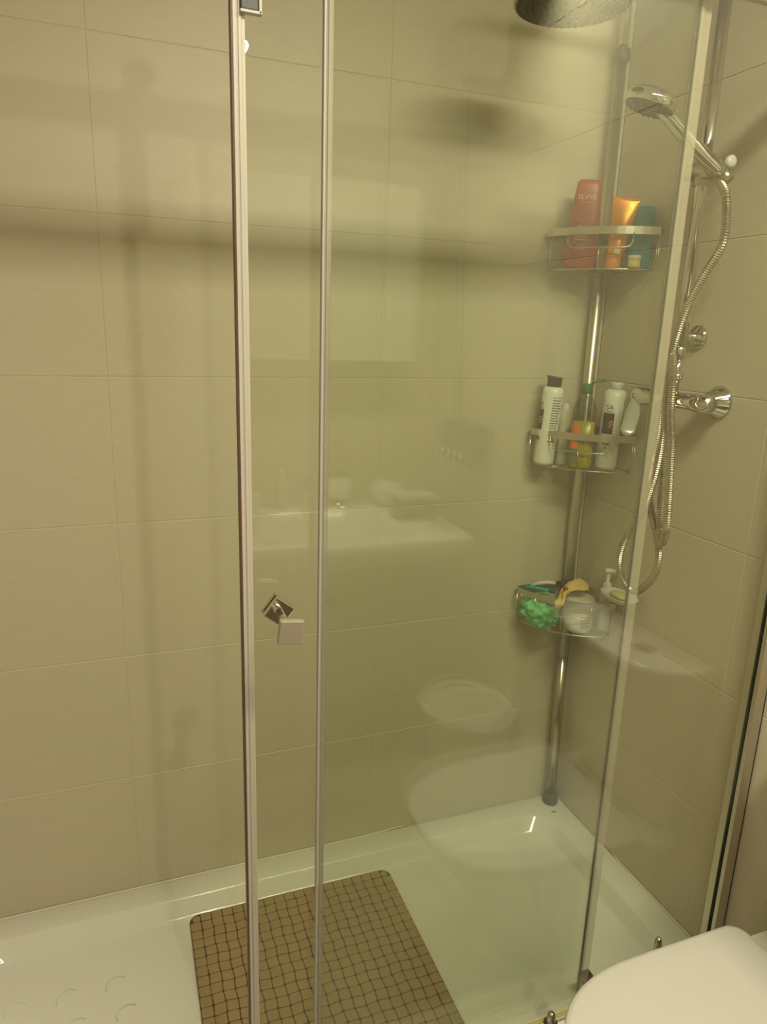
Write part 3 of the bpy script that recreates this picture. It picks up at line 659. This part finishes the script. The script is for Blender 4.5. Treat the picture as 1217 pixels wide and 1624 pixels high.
ml = thing('mirror_lamp', 'small chrome spot lamp on wall above the mirror cabinet', 'lamp', off)
def spot_head(par, off, P, aim, rr_, L_):
    q = (Vector(aim)-Vector(P)).to_track_quat('Z', 'Y').to_matrix(); P = Vector(P)
    bm = B(); loft(bm, [[P+q @ p for p in circ((0, 0, z), r_, n=32)] for r_, z in ((rr_*.6, -L_), (rr_, -L_+.006), (rr_*1.05, -.028), (rr_*.98, -.028), (rr_*.9, -.035))]); child('shade', bm, CHROME, par, off, True)
    return P+q @ Vector((0, 0, -L_))
e1 = spot_head(ml, off, LA, (-.55, -.1, .15), .034, .075)
bm = B(); lathe(bm, [(.03, 0), (.03, .01)], (LA[0], -2.199, 2.30), 'y'); tube(bm, [(LA[0], -2.19, 2.30), (LA[0], -2.10, 2.30), e1], .006, 10); child('arm', bm, CHROME, ml, off, True)
bm = B(); bmesh.ops.create_uvsphere(bm, u_segments=20, v_segments=12, radius=.011); bmesh.ops.translate(bm, vec=LA, verts=bm.verts); child('bulb', bm, GLOW, ml, off, True)
off = (LB[0], LB[1], RH)
cl = thing('ceiling_lamp', 'long white tube lamp under the bathroom ceiling', 'lamp', off)
qB = (Vector((LB[0], -1.05, .9))-Vector(LB)).to_track_quat('-Z', 'Y').to_matrix()
bm = B(); g = box(bm, (0, 0, 0), (.97, .17, .022), .004)
for v in g: v.co = Vector(LB)+qB @ (v.co+Vector((0, 0, .018)))
child('housing', bm, WPLAS, cl, off)
for sx in (-.3, .3):
    bm = B(); cyl(bm, (LB[0]+sx, LB[1]-.01, LB[2]+.02), (LB[0]+sx, LB[1]-.01, RH-.001), .012); child('bracket', bm, WPLAS, cl, off, True)
off = (0, -1.83, 1.0)
hb = thing('wall_case', 'dark grey case hanging on the right wall from a thin cord, above washbasin end', 'case', off)
bm = B(); bb(bm, -.075, -.004, -1.955, -1.715, 1.03, 1.17, .008); child('case_body', bm, DGREY, hb, off)
for k in range(5):
    bm = B(); tube(bm, [(-.077, -1.93+.045*k, 1.075), (-.085, -1.925+.045*k, 1.05), (-.078, -1.92+.045*k, 1.035)], .005, 8); child('metal_clip', bm, CHROME, hb, off, True)
bm = B(); tube(bm, [(-.012, -2.03, 2.35), (-.012, -1.99, 1.7), (-.02, -1.93, 1.165)], .0035, 6); child('cord', bm, GREYR, hb, off, True)
off = (-.145, -1.50, 0)
wb = thing('waste_bin', 'pale oval waste bin with rim ring standing beside the toilet', 'bin', off)
bm = B(); rr_ = lambda a, b, z: sup(a, b, 2.1, 48, off[:2], z)
loft(bm, [rr_(.10, .095, 0), rr_(.105, .10, .005), rr_(.135, .128, .30), rr_(.142, .135, .303), rr_(.143, .136, .312), rr_(.137, .130, .313), rr_(.128, .121, .302), rr_(.10, .095, .02)]); child('bin_body', bm, BUCK, wb, off, True)
bm = B(); tube(bm, [(off[0]+.150*math.cos(t), off[1]+.143*math.sin(t), .318+.012*math.sin(t*3)) for t in [2*PI*k/40 for k in range(40)]], .005, 8, closed=True); child('rim_ring', bm, WPLAS, wb, off, True)
t = thing('lotion_bottle', 'small white-capped bottle standing on the washbasin by the wall', 'bottle', (-.605, -2.10, zS+.0005))
bm = B(); loft(bm, [sup(a, b, 2.3, 28, z=z) for z, a, b in ((0, .018, .014), (.003, .021, .016), (.10, .021, .016), (.118, .012, .012), (.12, .010, .010))]); obj('body', bm, TUBW, t, True)
bm = B(); lathe(bm, [(.0125, .120), (.0135, .122), (.013, .145), (.011, .147)]); obj('cap', bm, WHITEB, t, True)
t = thing('vanity_mirror', 'small round table mirror standing on the washbasin', 'mirror', (-.385, -2.13, zS+.0005))
bm = B(); lathe(bm, [(.04, 0), (.04, .004), (.008, .008), (.005, .02)]); obj('foot', bm, CHROME, t, True)
bm = B(); lathe(bm, [(.052, 0), (.055, .002), (.055, .008), (.052, .010)], (0, -.005, .073), 'y', 36); obj('frame', bm, CHROME, t, True)
bm = B(); lathe(bm, [(.050, 0), (.050, .001)], (0, .0052, .073), 'y', 36); obj('mirror_disc', bm, MIRROR, t)
t = thing('tissue', 'crumpled white tissue lying on the washbasin', 'tissue', (-.215, -2.08, zS))
bm = B(); bmesh.ops.create_icosphere(bm, subdivisions=4, radius=1)
for v in bm.verts: p = v.co.copy(); v.co = Vector((p.x*.055, p.y*.04, p.z*.04+.042))*(1+.3*abs(noise.noise(p*3)))
obj('tissue_ball', bm, CLOTHW, t)
t = thing('clear_box', 'translucent storage box at right end of the washbasin', 'box', (-.19, -1.90, zS))
bm = B(); loft(bm, [rrect(-.07, .07, -.045, .045, .01, z+.0005) for z in (0, .075)]+[rrect(-.066, .066, -.041, .041, .008, z) for z in (.0755, .004)]); obj('box_body', bm, CLEARP, t)
bm = B(); bb(bm, -.073, .073, -.048, .048, .0765, .084, .002); obj('box_lid', bm, TUBW, t)
t = thing('white_box', 'folded white cardboard box at left end of the washbasin', 'box', (-.80, -2.02, zS+.0005), .4)
bm = B(); bb(bm, -.09, .09, -.06, .06, 0, .075, .001); obj('box_body', bm, WHITEB, t)
bm = B(); box(bm, (0, .05, .10), (.17, .003, .055), 0, Matrix.Rotation(.0, 3, 'X')); obj('box_flap', bm, WHITEB, t)
